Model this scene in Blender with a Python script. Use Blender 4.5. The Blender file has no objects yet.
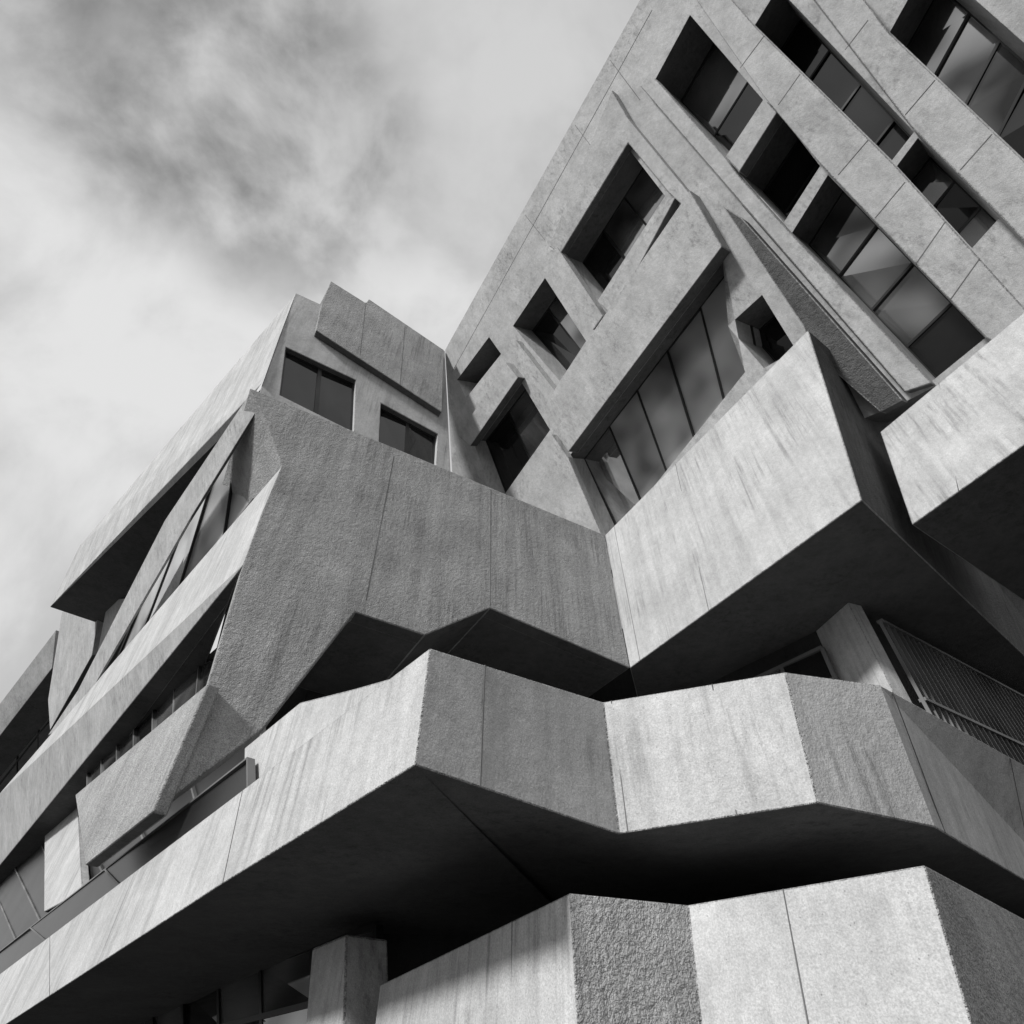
import bpy, bmesh, math, random
from mathutils import Vector, Matrix
from mathutils.geometry import tessellate_polygon
random.seed(4)
# Pixel helpers: most building corners are image pixels, cast from camera onto chosen planes
# (vertical, leaning or level) or to set depths in metres, at run time; all parts are closed solids.
CAM=Vector((0,0,1.6)); F=570.0; CP,SP=.7053,.7089
def D(u,v):
    a=(u-512)/F; b=(512-v)/F
    return Vector((a,CP-b*SP,SP+b*CP))
def T(u,v,t): return CAM+D(u,v)*t
def Z(u,v,z): d=D(u,v); return CAM+d*(z/d.z)
def H(u,v,pl):
    n,o=pl; d=D(u,v); return CAM+d*(o/n.dot(d))
def vplane(p,az):
    a=math.radians(az); n=Vector((math.cos(a),-math.sin(a),0)); return (n,n.dot(p))
def HP(pl,*uv): return [H(u,v,pl) for u,v in uv]
# ---------------- materials
def concrete(name,base=.33,rough_bump=.25,agg=0.0,var=.25,chip=0.0):
    m=bpy.data.materials.new(name); m.use_nodes=True; nt=m.node_tree; N=nt.nodes; L=nt.links
    b=N["Principled BSDF"]; b.inputs["Roughness"].default_value=.9; b.inputs["Specular IOR Level"].default_value=.25
    tc=N.new("ShaderNodeTexCoord")
    def noise(s,det=3,vec=None,ro=.6):
        n=N.new("ShaderNodeTexNoise"); n.inputs["Scale"].default_value=s; n.inputs["Detail"].default_value=det; n.inputs["Roughness"].default_value=ro
        L.new(vec or tc.outputs["Object"],n.inputs["Vector"]); return n.outputs["Fac"]
    def ramp(f,a,b_,c0,c1):
        r=N.new("ShaderNodeMapRange"); r.inputs[1].default_value=a; r.inputs[2].default_value=b_; r.inputs[3].default_value=c0; r.inputs[4].default_value=c1
        L.new(f,r.inputs[0]); return r.outputs[0]
    def mul(a,b_):
        x=N.new("ShaderNodeMath"); x.operation='MULTIPLY'; L.new(a,x.inputs[0])
        if isinstance(b_,float): x.inputs[1].default_value=b_
        else: L.new(b_,x.inputs[1])
        return x.outputs[0]
    def mapped(s):
        mp=N.new("ShaderNodeMapping"); mp.inputs["Scale"].default_value=s; L.new(tc.outputs["Object"],mp.inputs[0]); return mp.outputs[0]
    big=ramp(noise(.7,5,ro=.65),.3,.7,1-var,1+var*.5)
    streak=ramp(noise(1.0,4,mapped((3.2,3.2,.16))),.42,.75,1.03,1-var*.9)
    drip=ramp(mul(ramp(noise(1.0,4,mapped((7,7,.3)),.75),.48,.7,0,1),ramp(noise(.5,3),.42,.6,0,1)),0,1,1.0,.56)
    mid=ramp(noise(7,4,ro=.75),.3,.7,.88,1.09)
    fine=ramp(noise(60,1,ro=.8),.3,.7,.86-agg*.5,1.1+agg*.4)
    pits=N.new("ShaderNodeTexVoronoi"); pits.inputs["Scale"].default_value=11; L.new(tc.outputs["Object"],pits.inputs["Vector"])
    pit=ramp(pits.outputs["Distance"],.05,.09,.6,1.0)
    v=mul(mul(mul(mul(mul(big,streak),drip),mid),fine),pit)
    if chip: v=mul(v,ramp(noise(21,5,ro=.85),.40,.6,1-chip,1.12))
    v=mul(v,float(base))
    cb=N.new("ShaderNodeCombineColor"); 
    for i in range(3): L.new(v,cb.inputs[i])
    L.new(cb.outputs[0],b.inputs["Base Color"])
    h=N.new("ShaderNodeMath"); h.operation='ADD'; L.new(mul(noise(32,2,ro=.75),.6+agg*2),h.inputs[0]); L.new(mul(noise(9,2),.9+agg*2),h.inputs[1])
    bp=N.new("ShaderNodeBump"); bp.inputs["Strength"].default_value=rough_bump; bp.inputs["Distance"].default_value=.04
    L.new(h.outputs[0],bp.inputs["Height"]); L.new(bp.outputs[0],b.inputs["Normal"])
    return m
def plain(name,c,r=.5,metal=0,ior=1.5,spread=.4):
    m=bpy.data.materials.new(name); m.use_nodes=True; b=m.node_tree.nodes["Principled BSDF"]
    nt=m.node_tree; n=nt.nodes.new("ShaderNodeTexNoise"); n.inputs["Scale"].default_value=.6; n.inputs["Detail"].default_value=1; tc=nt.nodes.new("ShaderNodeTexCoord")
    nt.links.new(tc.outputs["Object"],n.inputs["Vector"])
    r_=nt.nodes.new("ShaderNodeMapRange"); r_.inputs[1].default_value=.3; r_.inputs[2].default_value=.7; r_.inputs[3].default_value=c*(1-spread); r_.inputs[4].default_value=c*(1+spread)
    nt.links.new(n.outputs["Fac"],r_.inputs[0]); cb=nt.nodes.new("ShaderNodeCombineColor")
    for i in range(3): nt.links.new(r_.outputs[0],cb.inputs[i])
    nt.links.new(cb.outputs[0],b.inputs["Base Color"])
    b.inputs["Roughness"].default_value=r; b.inputs["Metallic"].default_value=metal; b.inputs["IOR"].default_value=ior
    return m
MAT={'smooth':concrete('smooth_concrete',.47,.28,.08,.2),
 'agg':concrete('bush_hammered_concrete',.39,.8,.4,.24),
 'dark':concrete('shade_dark_concrete',.13,.8,.5,.3),  # rough concrete with shade put into its dark base colour
 'soffit_shade':concrete('shade_dark_soffit',.1,.3,.1,.2),  # darker concrete copy, underside shade painted into the colour
 'edge':concrete('chipped_edge_concrete',.42,1.0,.4,.2,.4),
 'recess_shade':concrete('shade_dark_recess',.04,.3,.1,.2),  # near-black base paints the recess shadow into the walls
 'glass':plain('window_glass',.012,.04,0,1.6),
 'glassd':plain('dull_dark_glass',.02,.3,0,1.25),  # dark glass with weak, blurred reflections
 'glassm':plain('tinted_glass',.26,.05,.75,1.6,.7),
 'glassl':plain('reflective_glass',.65,.05,.85,1.9),
 'pale_pane':plain('pale_sky_glass',.32,.22,0,1.5,.6),  # pale diffuse colour stands in for reflected sky and curtains
 'frame':plain('window_frame_metal',.02,.45,.3),
 'lframe':plain('louvre_metal',.12,.5),
 'joint':plain('panel_joint',.12,.9)}
ROOT=bpy.data.objects.new("brutalist_concrete_building",None); bpy.context.collection.objects.link(ROOT)
def finish(name,bm,mat,bev=.0,par=True,mats=None):
    bmesh.ops.recalc_face_normals(bm,faces=bm.faces)
    me=bpy.data.meshes.new(name)
    if mats is None: mats=[mat]
    for m in mats: me.materials.append(MAT[m] if isinstance(m,str) else m)
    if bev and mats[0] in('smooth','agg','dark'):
        me.materials.append(MAT['soffit_shade']); bm.normal_update()
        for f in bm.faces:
            if f.normal.z<-.75: f.material_index=len(mats)  # downward faces get the colour darkened for shade
        me.materials.append(MAT['edge'])
    bm.to_mesh(me); bm.free()
    o=bpy.data.objects.new(name,me); bpy.context.collection.objects.link(o)
    if par: o.parent=ROOT
    if bev:
        b=o.modifiers.new("edge","BEVEL"); b.width=bev; b.segments=2; b.limit_method='ANGLE'; b.angle_limit=math.radians(35)
        if mats[0] in('smooth','agg','dark'): b.material=len(mats)+1
    return o
def slab(name,loops,dv,mat):
    dv=Vector(dv); bm=bmesh.new(); loops=[[Vector(p) for p in l] for l in loops]
    fl=[p for l in loops for p in l]
    f=[bm.verts.new(p) for p in fl]; b=[bm.verts.new(p+dv) for p in fl]
    for t in tessellate_polygon(loops):
        try: bm.faces.new([f[i] for i in t]); bm.faces.new([b[i] for i in reversed(t)])
        except ValueError: pass
    k=0
    for l in loops:
        n=len(l)
        for i in range(n):
            j=(i+1)%n; bm.faces.new([f[k+i],f[k+j],b[k+j],b[k+i]])
        k+=n
    bmesh.ops.dissolve_limit(bm,angle_limit=.01,verts=bm.verts,edges=bm.edges)
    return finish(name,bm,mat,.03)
def chain(name,top,bot,dvs,mat,segm=None,bev=.025):
    bm=bmesh.new(); n=len(top)
    R=[[bm.verts.new(Vector(p)) for p in top],[bm.verts.new(Vector(p)) for p in bot],
       [bm.verts.new(Vector(p)+Vector(d)) for p,d in zip(bot,dvs)],[bm.verts.new(Vector(p)+Vector(d)) for p,d in zip(top,dvs)]]
    for i in range(n-1):
        for k in range(4):
            a=R[k]; c=R[(k+1)%4]; f=bm.faces.new([a[i],a[i+1],c[i+1],c[i]])
            if segm and k==0: f.material_index=segm[i]
    bm.faces.new([R[k][0] for k in range(4)]); bm.faces.new([R[k][-1] for k in range(4)])
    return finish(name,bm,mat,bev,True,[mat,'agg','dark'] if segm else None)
def addbar(bm,p,q,n,w,d):
    ax=(q-p).normalized(); s=ax.cross(n).normalized()*(w/2); n=n.normalized()*(d/2)
    vs=[bm.verts.new(x) for x in (p-s-n,p+s-n,p+s+n,p-s+n,q-s-n,q+s-n,q+s+n,q-s+n)]
    for f in ((0,1,2,3),(7,6,5,4),(0,4,5,1),(1,5,6,2),(2,6,7,3),(3,7,4,0)): bm.faces.new([vs[i] for i in f])
def window(name,quad,dv,nx,ny,mat='glass',fmat='frame',w=.07):
    A,B,C,E=[Vector(p)+Vector(dv) for p in quad]
    def P(s,t): return A.lerp(B,s).lerp(E.lerp(C,s),t)
    nrm=(B-A).cross(E-A).normalized()
    if nrm.dot(Vector(dv))>0: nrm=-nrm
    bm=bmesh.new()
    for i in range(nx):
        for j in range(ny):
            q=[P(i/nx,j/ny),P((i+1)/nx,j/ny),P((i+1)/nx,(j+1)/ny),P(i/nx,(j+1)/ny)]
            f=bm.faces.new([bm.verts.new(p+nrm*random.uniform(-.05,.05)) for p in q])
            f.material_index=random.choice((0,0,1)) if mat!='glass' else 0
    alt={'glass':'glass','glassm':'glass','glassl':'pale_pane','pale_pane':'glassl','glassd':'glassd'}[mat]
    finish(name+"_glass",bm,mat,0,True,[mat,alt])
    bm=bmesh.new()
    for i in range(nx+1): addbar(bm,P(i/nx,0),P(i/nx,1),nrm,w,.12)
    for j in range(ny+1): addbar(bm,P(0,j/ny),P(1,j/ny),nrm,w,.125)
    finish(name+"_frame",bm,fmat)
def lines(name,segs,nrm,w=.02,d=.008,mat='joint'):
    bm=bmesh.new()
    for p,q in segs: addbar(bm,Vector(p),Vector(q),Vector(nrm),w,d)
    finish(name,bm,mat)
def seg(pl,*l): return [(H(a,b,pl),H(c,d,pl)) for a,b,c,d in l]

# ---------------- planes
K4=Vector((3.6,15.85,0))
R2=vplane(K4,60); 
nF=Vector((1.862,1.134,1.21)); nFu=nF.normalized(); PF=(nF,45.0)
def PFo(x): return (nF,45.0-x*nF.length)
cor=H(445,350,PF)-CAM; R3=vplane(cor,60)
nPL=Vector((.73,.68,.464)); PL=(nPL,7.62); nPLu=nPL.normalized()
nL=Vector((.731,.682,0)); G1=(nL,3.5); GA=(nL,2.6)
inR=Vector((-.5,.866,0)); inA=Vector((.866,.5,0)); up=Vector((0,0,1))
# ---------------- lower terrace band
k=.72
K1t=T(430,648,7*k/.886); K1b=T(415,765,7*k/1.034)
LP=vplane(K1t-CAM,-41); LPb=vplane(K1b-CAM,-41)
top=[H(-120,1066,LP),H(0,974,LP),H(240,792,LP),K1t,Z(603,702,4.5*k),Z(785,672,4.45*k),Z(880,685,4.45*k),Z(1100,807,4.45*k)]
bot=[H(-120,1104,LPb),H(0,1028,LPb),H(220,885,LPb),K1b,Z(619,834,2.55*k),Z(818,803,2.55*k),Z(935,827,2.55*k),Z(1100,925,2.55*k)]
dvs=[Vector((5,4.3,0))]*3+[Vector((.3,7.0,0)),Vector((-.3,6.5,0)),Vector((0,6,0)),Vector((-.5,6,0)),Vector((-4,5.3,0))]
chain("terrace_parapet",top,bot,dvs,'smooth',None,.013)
def edge(i,f): return top[i].lerp(top[i+1],f),bot[i].lerp(bot[i+1],f)
lines("terrace_joints_left",[edge(2,0.02),edge(1,.35),edge(0,.9)],(-.75,-.66,0),.016)
lines("terrace_joints_inner",[edge(3,.28)],(.6,-.8,0),.014)
lines("terrace_joints_front",[edge(4,.05),edge(4,.62)],(-.4,-.92,0),.012)
lines("terrace_joints_side",[edge(6,.04),edge(6,.5)],(.6,-.8,0),.014)
off=Vector((.75,.66,0))*.12
window("balustrade",[H(-120,1044,LP),H(243,757,LP),H(243,792,LP),H(-120,1068,LP)],off,9,1,'glassd','lframe',.035)
LP2=(LP[0],LP[1]+.25)
slab("terrace_upstand",[HP(LP2,(243,800),(244,748),(300,702),(355,688),(425,668),(425,700))],Vector((.75,.66,0))*.3,'smooth')
# ---------------- ground storey walls
zg=1.72*k
g=[None,Z(570,893,zg),Z(688,905,zg),Z(925,865,zg),Z(1100,960,1.6*k)]
gp=vplane(g[1]-CAM,-38); g[0]=H(380,985,gp)
def down(p,u,v):
    d=D(u,v); hd=math.hypot(p.x,p.y)*.99; t=hd/math.hypot(d.x,d.y); q_=CAM+d*t
    kk=(p.z-0)/(p.z-q_.z); return p+(q_-p)*kk
gb=[Vector((g[0].x,g[0].y,0)),down(g[1],578,1024),down(g[2],701,1024),down(g[3],972,1024),Vector((g[4].x,g[4].y,0))]
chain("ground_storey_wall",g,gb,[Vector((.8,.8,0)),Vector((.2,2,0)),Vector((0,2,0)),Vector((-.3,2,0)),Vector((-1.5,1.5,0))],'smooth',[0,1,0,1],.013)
lines("ground_wall_joints",[(g[0].lerp(g[1],.75),gb[0].lerp(gb[1],.75)),(g[2].lerp(g[3],.45),gb[2].lerp(gb[3],.45))],(-.5,-.85,0),.01)
ci=[Vector((-30,42,0)),Vector((-2,10.8,0)),Vector((3,12.2,0)),Vector((9,10.5,0)),Vector((16,17,0))]
chain("recessed_lower_wall",[p+up*3.6 for p in ci],ci,[Vector((1,1.0,0))]*5,'recess_shade')
# ---------------- upper storey inner wall
cb_=[Vector((-34,46,0)),Vector((-6,15.5,0)),Vector((3.2,21,0)),Z(815,628,9.2),Z(848,603,9.2),Z(1010,690,9.2),Vector((26,24,0))]
cb_=[Vector((p.x,p.y,0)) for p in cb_]
chain("recessed_upper_wall",[p+up*14.5 for p in cb_[:4]],[p+up*3.3 for p in cb_[:4]],[Vector((0,1.5,0))]*4,'recess_shade')
chain("recessed_side_wall",[p+up*10.9 for p in cb_[4:]],[p+up*3.3 for p in cb_[4:]],[Vector((-.3,1.5,0))]*3,'recess_shade')
pr=cb_[4].lerp(cb_[5],.03)
pc=(cb_[3],cb_[4]-Vector((.1,.15,0)),pr-Vector((-.1,.15,0)))
chain("wall_pier",[p+up*10.9 for p in pc],[p+up*3.3 for p in pc],[Vector((0,1.0,0))]*3,'smooth')
wq0=cb_[2].lerp(cb_[3],.72); 
window("recess_window",[wq0+up*10.0,cb_[3]+up*10.0,cb_[3]+up*5,wq0+up*5],Vector((-.2,-.25,0)),2,1,'glassm','lframe',.1)
a0=cb_[4].lerp(cb_[5],.05); a1=cb_[5]
fins=[]
for i in range(44):
    p=a0.lerp(a1,i/43*1.5)+Vector((.2,-.27,0)); fins.append((p+up*5.0,p+up*10.2))
lines("louvre_fins",fins,(.6,-.8,0),.035,.08,'lframe')
lines("louvre_rails",[(a0+Vector((.2,-.27,8.0)),a1+(a1-a0)*.5+Vector((.2,-.27,8.0))),(a0+Vector((.2,-.27,10.2)),a1+(a1-a0)*.5+Vector((.2,-.27,10.2)))],(.6,-.8,0),.08,.16,'lframe')
# ---------------- great parapet panel
p_=HP(R2,(250,388),(268,425),(282,465),(262,512),(243,565),(226,622),(208,683),(152,812),(262,730),(355,612),(425,635),(490,608),(630,668),(605,535))
slab("great_parapet_panel",[p_],inR*.5,'agg')
p2=HP(R2,(250,388),(268,425),(282,465),(262,512),(250,565),(355,612),(425,635),(490,608),(630,668),(605,535))
slab("great_parapet_mass",[[p+inR*.45+up*.004 for p in p2]],inR*4,'agg')
lines("great_panel_joints",seg(R2,(394,456,366,600),(491,490,490,606)),(.5,-.866,0))
E1t=Z(808,330,14.75); E1b=Z(862,500,9.1)
E2t=E1t+Vector((math.sin(math.radians(55)),math.cos(math.radians(55)),0))*16
E2b=Z(1024,655,9.1); E2b=E1b+(E2b-E1b)*2.0
K4t=H(605,535,R2); K4b=H(630,668,R2)
chain("cantilevered_block",[K4t,E1t,E2t],[K4b,E1b,E2b],[Vector((1.6,5.8,0)),Vector((1.2,6.5,0)),Vector((-3,4,0))],'smooth',[0,2])  # cross face uses the dark concrete, its shade painted in
lines("cantilever_joints",[(K4t.lerp(E1t,.42),K4b.lerp(E1b,.42)),(K4t.lerp(E1t,.06),K4b.lerp(E1b,.06))],(-.87,-.5,0))
Qt=Z(880,432,12.1); Qb=Z(912,525,9.13)
Q2t=Z(1024,312,12.1); Q2b=Z(1024,445,9.13)
Q3t=Qt+(Q2t-Qt)*2.2; Q3b=Qb+(Q2b-Qb)*2.2
chain("projecting_bay",[Qt,Q3t],[Qb,Q3b],[Vector((5,3.3,0)),Vector((5,3.3,0))],'smooth')
lines("bay_joint",[(Qt.lerp(Q2t,.45),Qb.lerp(Q2b,.45))],(-.7,-.7,0))
# ---------------- leaning tower facade
W={'w1':((457,380),(489,337),(501,354),(466,398)),
'w2':((513,326),(545,278),(586,341),(560,381)),
'w3':((563,255),(628,148),(665,196),(598,300)),
'w4':((632,262),(674,200),(684,212),(642,273)),
'w5':((655,80),(690,15),(763,100),(726,156)),
'w6':((739,173),(778,112),(820,166),(784,222)),
'w7':((792,233),(828,175),(985,338),(932,381)),
'w8':((755,25),(778,-12),(914,132),(892,160)),
'w9':((897,166),(918,138),(1000,217),(972,248)),
'w10':((890,32),(930,-40),(1100,110),(1062,195)),
'w11':((473,440),(519,378),(550,430),(497,505)),
'w12':((568,458),(722,250),(745,372),(607,545)),
'w13':((728,326),(762,295),(796,350),(764,368))}
outer=HP(PF,(445,350),(640,0),(760,-215),(1250,-100),(1250,330),(1024,340),(905,402),(860,420),(808,372),(700,490),(600,580),(455,520))
slab("leaning_facade",[outer]+[HP(PF,*W[k_]) for k_ in W],nFu*1.9,'smooth')
mull={'w1':(1,1),'w2':(2,1),'w3':(3,1),'w4':(1,1),'w5':(1,2),'w6':(1,2),'w7':(1,4),'w8':(1,4),'w9':(1,3),'w10':(1,5),'w11':(2,1),'w12':(5,1),'w13':(1,1)}
dep={'w12':1.1,'w7':1.3,'w10':1.2,'w9':1.3,'w11':.9,'w3':1.3,'w2':1.3}
gm={'w12':'glassl','w7':'glassm','w9':'glassm','w10':'glassm','w11':'glassm','w3':'glassm','w2':'glassm','w5':'glassm'}
for k_ in W:
    nx,ny=mull[k_]; window("tower_window_"+k_[1:],HP(PF,*W[k_]),nFu*dep.get(k_,1.75),nx,ny,gm.get(k_,'glass'))
def raised(name,h,mat,*uv): slab(name,[HP(PFo(h),*uv)],nFu*(h+.01),mat)
raised("window_hood",.6,'smooth',(546,404),(560,380),(690,190),(722,246),(568,452))
raised("window_rib",.4,'smooth',(546,253),(557,247),(603,316),(593,330))
raised("window_sill",.35,'smooth',(600,304),(668,200),(676,196),(612,316))
raised("window_rib_b",.35,'smooth',(508,345),(516,340),(556,392),(548,402))
raised("window_rib_d",.45,'smooth',(458,436),(506,362),(518,377),(470,446))
raised("window_jamb",.3,'smooth',(552,434),(568,457),(604,540),(566,520))
raised("window_frame_upper",.35,'smooth',(612,90),(628,118),(691,195),(684,207),(668,192),(628,143),(560,254),(549,246))
raised("pier_a",.55,'smooth',(693,-5),(765,98),(822,166),(986,338),(1015,352),(1040,325),(972,250),(895,165),(757,28),(715,-20))
raised("pier_b",.55,'smooth',(795,-25),(914,130),(1001,217),(1070,290),(1100,235),(1062,197),(890,34),(850,-20))
raised("pier_c",.4,'smooth',(640,86),(655,78),(726,158),(739,176),(786,228),(932,383),(905,392))
raised("pier_link_a",.5,'smooth',(728,160),(767,101),(777,112),(739,172))
raised("edge_fin",.5,'dark',(722,205),(742,218),(903,400),(880,412),(812,352),(803,326))  # fin's dark tone carries both rough texture and painted shade
lines("tower_joints",seg(PFo(.002),(452,372,652,10),(742,205,905,392),(610,60,640,100),(575,125,600,158),(525,215,545,240)),-nFu)
lines("pier_joints",seg(PFo(.552),(778,105,800,74),(838,175,868,140),(875,218,905,182),(915,265,945,222),(740,68,764,36),(950,300,980,258),(845,50,868,20),(905,115,935,80),(960,170,992,134),(1000,345,1028,312)),-nFu)
# ---------------- recessed top storey
r3=HP(R3,(296,293),(320,304),(331,282),(445,351),(452,500),(240,480),(262,385),(280,335))
wa=HP(R3,(286,347),(356,380),(354,432),(280,395)); wb=HP(R3,(381,403),(438,434),(436,470),(379,447))
slab("upper_storey_wall",[r3,wa,wb],inR*1.0,'smooth')
window("upper_window_a",wa,inR*.3,2,1,'glass','frame',.16); window("upper_window_b",wb,inR*.3,2,1,'glass','frame',.16)
R3p=(R3[0],R3[1]-.35) if R3[0].dot(inR)>0 else (R3[0],R3[1]+.35)
slab("roof_parapet",[HP(R3p,(331,281),(366,303),(369,299),(444,350),(442,412),(316,330),(322,303))],inR*.36,'agg')
lines("roof_parapet_joints",seg(R3p,(366,302,360,355),(405,327,400,385)),(.5,-.866,0))
# ---------------- left wing
t3=[T(80,545,38),H(296,293,R3)]
b3=[T(50,607,37.5),T(262,383,(H(262,385,R3)-CAM).length/D(262,385).length*.995)]
chain("left_wing_roof_band",t3,b3,[Vector((2.6,2.2,0)),inR*3+Vector((-.6,-.3,0))],'smooth')
lines("roof_band_joints",[(t3[0].lerp(t3[1],f),b3[0].lerp(b3[1],f)) for f in (.3,.55,.8)],(-.73,-.68,-.2),.04)
chain("far_roof_band",[T(-100,835,60),T(56,630,50)],[T(-100,865,60),T(52,668,50)],[Vector((3,3,0))]*2,'smooth')
PB=(nPL,12.6)
window("left_upper_glazing",HP(PB,(66,606),(275,370),(285,500),(50,790)),nPLu*.2,9,2,'glass','frame',.1)
slab("left_pier",[HP((nPL,11.8),(62,612),(100,604),(92,655),(50,730),(48,700))],nPLu*.8,'smooth')
slab("left_pier_b",[HP((nPL,11.8),(108,600),(128,598),(100,662),(92,680))],nPLu*.8,'smooth')
window("far_glazing",[T(-100,868,62),T(52,668,52),T(52,740,52),T(-100,930,62)],Vector((.5,.5,0)),8,2,'glass','frame',.14)
rib=HP(PL,(252,390),(165,520),(78,690),(48,735),(75,722),(104,668),(175,545),(192,515),(258,408))
slab("raking_frame",[rib],inR*.5,'smooth')
PG=(nPL,8.4)
window("left_mid_glazing",HP(PG,(182,508),(262,408),(284,462),(105,690)),inR*.02,4,1,'pale_pane','frame',.05)
l2t=[T(-100,914,52),T(0,793,32.5),H(283,465,R2)]
l2b=[T(-100,985,50),T(0,865,31),H(243,565,R2)]
chain("left_balcony_band",l2t,l2b,[Vector((.9,1.2,0)),Vector((.9,1.2,0)),inR*1.7],'smooth')
lines("balcony_band_joints",[(l2t[1].lerp(l2t[2],f),l2b[1].lerp(l2b[2],f)) for f in (.35,.62,.85)],(-.73,-.68,0))
slab("left_balcony_soffit",[[l2b[1]+up*.05+inR*.3,l2b[2]+up*.05+inR*.3,l2b[2]+up*.05+inR*5,l2b[1]+up*.05+Vector((6,6,0))]],up*.3,'smooth')
window("left_low_glazing",HP(G1,(88,763),(260,612),(250,660),(88,800)),nL*.02,8,1,'glassm','lframe',.05)
slab("left_apron",[HP(GA,(75,795),(208,683),(152,812),(85,865))],nL*.25,'agg')
window("left_lower_glazing",HP((nL,4.6),(-100,950),(262,650),(262,790),(-100,1060)),nL*.02,14,1,'glassd','lframe',.06)
slab("left_leg",[HP((nL,4.3),(45,785),(76,780),(82,892),(44,912))],nL*.25,'smooth')
gl=(Vector((.755,.656,0)),5.0)
window("ground_glazing",HP(gl,(100,1020),(370,925),(370,1060),(100,1100)),Vector((.1,.1,0)),7,2,'glassm','frame',.08)
slab("ground_column",[HP((gl[0],4.5),(312,948),(346,934),(342,1090),(300,1090))],Vector((.5,.4,0)),'smooth')
# ---------------- ground
def sheet(name,x0,x1,y0,y1,z,mat):
    bm=bmesh.new(); bm.faces.new([bm.verts.new(p) for p in ((x0,y0,z),(x1,y0,z),(x1,y1,z),(x0,y1,z))]); return finish(name,bm,mat,0,False)
sheet("ground",-1500,1500,-1500,1500,-.004,plain('asphalt',.05,.9))
sheet("pavement",-60,60,-8,60,.0,concrete('paving',.08,.3))
# ---------------- light
az_s=Vector((-.75,-.66)).normalized(); el=math.radians(32)
sd=Vector((az_s.x*math.cos(el),az_s.y*math.cos(el),math.sin(el)))
sun=bpy.data.lights.new("sun","SUN"); sun.energy=4.3; sun.angle=math.radians(6); sun.color=(1,.998,.99)
so=bpy.data.objects.new("sun",sun); bpy.context.collection.objects.link(so); so.rotation_euler=sd.to_track_quat('Z','Y').to_euler()
w=bpy.data.worlds.new("World"); bpy.context.scene.world=w; w.use_nodes=True; nt=w.node_tree; N=nt.nodes; L=nt.links
bg=N["Background"]; bg.inputs[1].default_value=.105
sky=N.new("ShaderNodeTexSky"); sky.sky_type='NISHITA'; sky.sun_disc=False; sky.sun_elevation=el; sky.sun_rotation=math.atan2(sd.x,sd.y)
bw=N.new("ShaderNodeRGBToBW"); L.new(sky.outputs[0],bw.inputs[0])
tc=N.new("ShaderNodeTexCoord")
def M(op,a,b=None,c=None):
    x=N.new("ShaderNodeMath"); x.operation=op
    for i,s in enumerate((a,b,c)):
        if s is None: continue
        if isinstance(s,(int,float)): x.inputs[i].default_value=s
        else: L.new(s,x.inputs[i])
    return x.outputs[0]
def rng(f,a,b,c,d):
    r=N.new("ShaderNodeMapRange"); r.interpolation_type='SMOOTHSTEP'
    for i,s in enumerate((a,b,c,d)): r.inputs[i+1].default_value=s
    L.new(f,r.inputs[0]); return r.outputs[0]
def wn(scale,loc,det,sc=(1.6,1.6,1.0),dist=.25,ro=.55):
    mp=N.new("ShaderNodeMapping"); mp.inputs["Scale"].default_value=sc; mp.inputs["Location"].default_value=loc; L.new(tc.outputs["Generated"],mp.inputs[0])
    n1=N.new("ShaderNodeTexNoise"); n1.inputs["Scale"].default_value=scale; n1.inputs["Detail"].default_value=det; n1.inputs["Roughness"].default_value=ro; n1.inputs["Distortion"].default_value=dist; L.new(mp.outputs[0],n1.inputs["Vector"]); return n1.outputs["Fac"]
def blob(u,v,c0,c1):
    x=N.new("ShaderNodeVectorMath"); x.operation='DOT_PRODUCT'; L.new(tc.outputs["Generated"],x.inputs[0]); x.inputs[1].default_value=D(u,v).normalized()
    return rng(x.outputs["Value"],c0,c1,0,1)
n_a=wn(2.6,(.3,.1,.2),9); n_b=wn(4,(1.55,.7,.2),8,(1.2,1.2,1.0),.2)
gate=rng(n_b,.34,.6,.25,1)
bl=M('MAXIMUM',blob(205,60,.96,.997),blob(290,165,.97,.999))
dark=M('MULTIPLY',bl,gate)
dark2=M('MULTIPLY',blob(480,40,.93,.995),rng(n_a,.35,.6,0.2,1))
val=M('SUBTRACT',rng(n_a,.32,.62,5.6,8.0),M('MULTIPLY',dark,4.1))
val=M('SUBTRACT',val,M('MULTIPLY',dark2,1.4))
mx=N.new("ShaderNodeMix"); mx.data_type='FLOAT'; mx.inputs[0].default_value=.9; L.new(bw.outputs[0],mx.inputs[2]); L.new(val,mx.inputs[3])
L.new(mx.outputs[0],bg.inputs[0])
# ---------------- camera
cam=bpy.data.cameras.new("camera"); co=bpy.data.objects.new("camera",cam); bpy.context.collection.objects.link(co)
cam.sensor_width=36; cam.lens=36*F/1024; cam.clip_end=4000; co.location=CAM; co.rotation_euler=(math.radians(90)+math.atan2(SP,CP),0,0)
sc=bpy.context.scene; sc.camera=co; sc.view_settings.view_transform='Standard'; sc.view_settings.look='None'
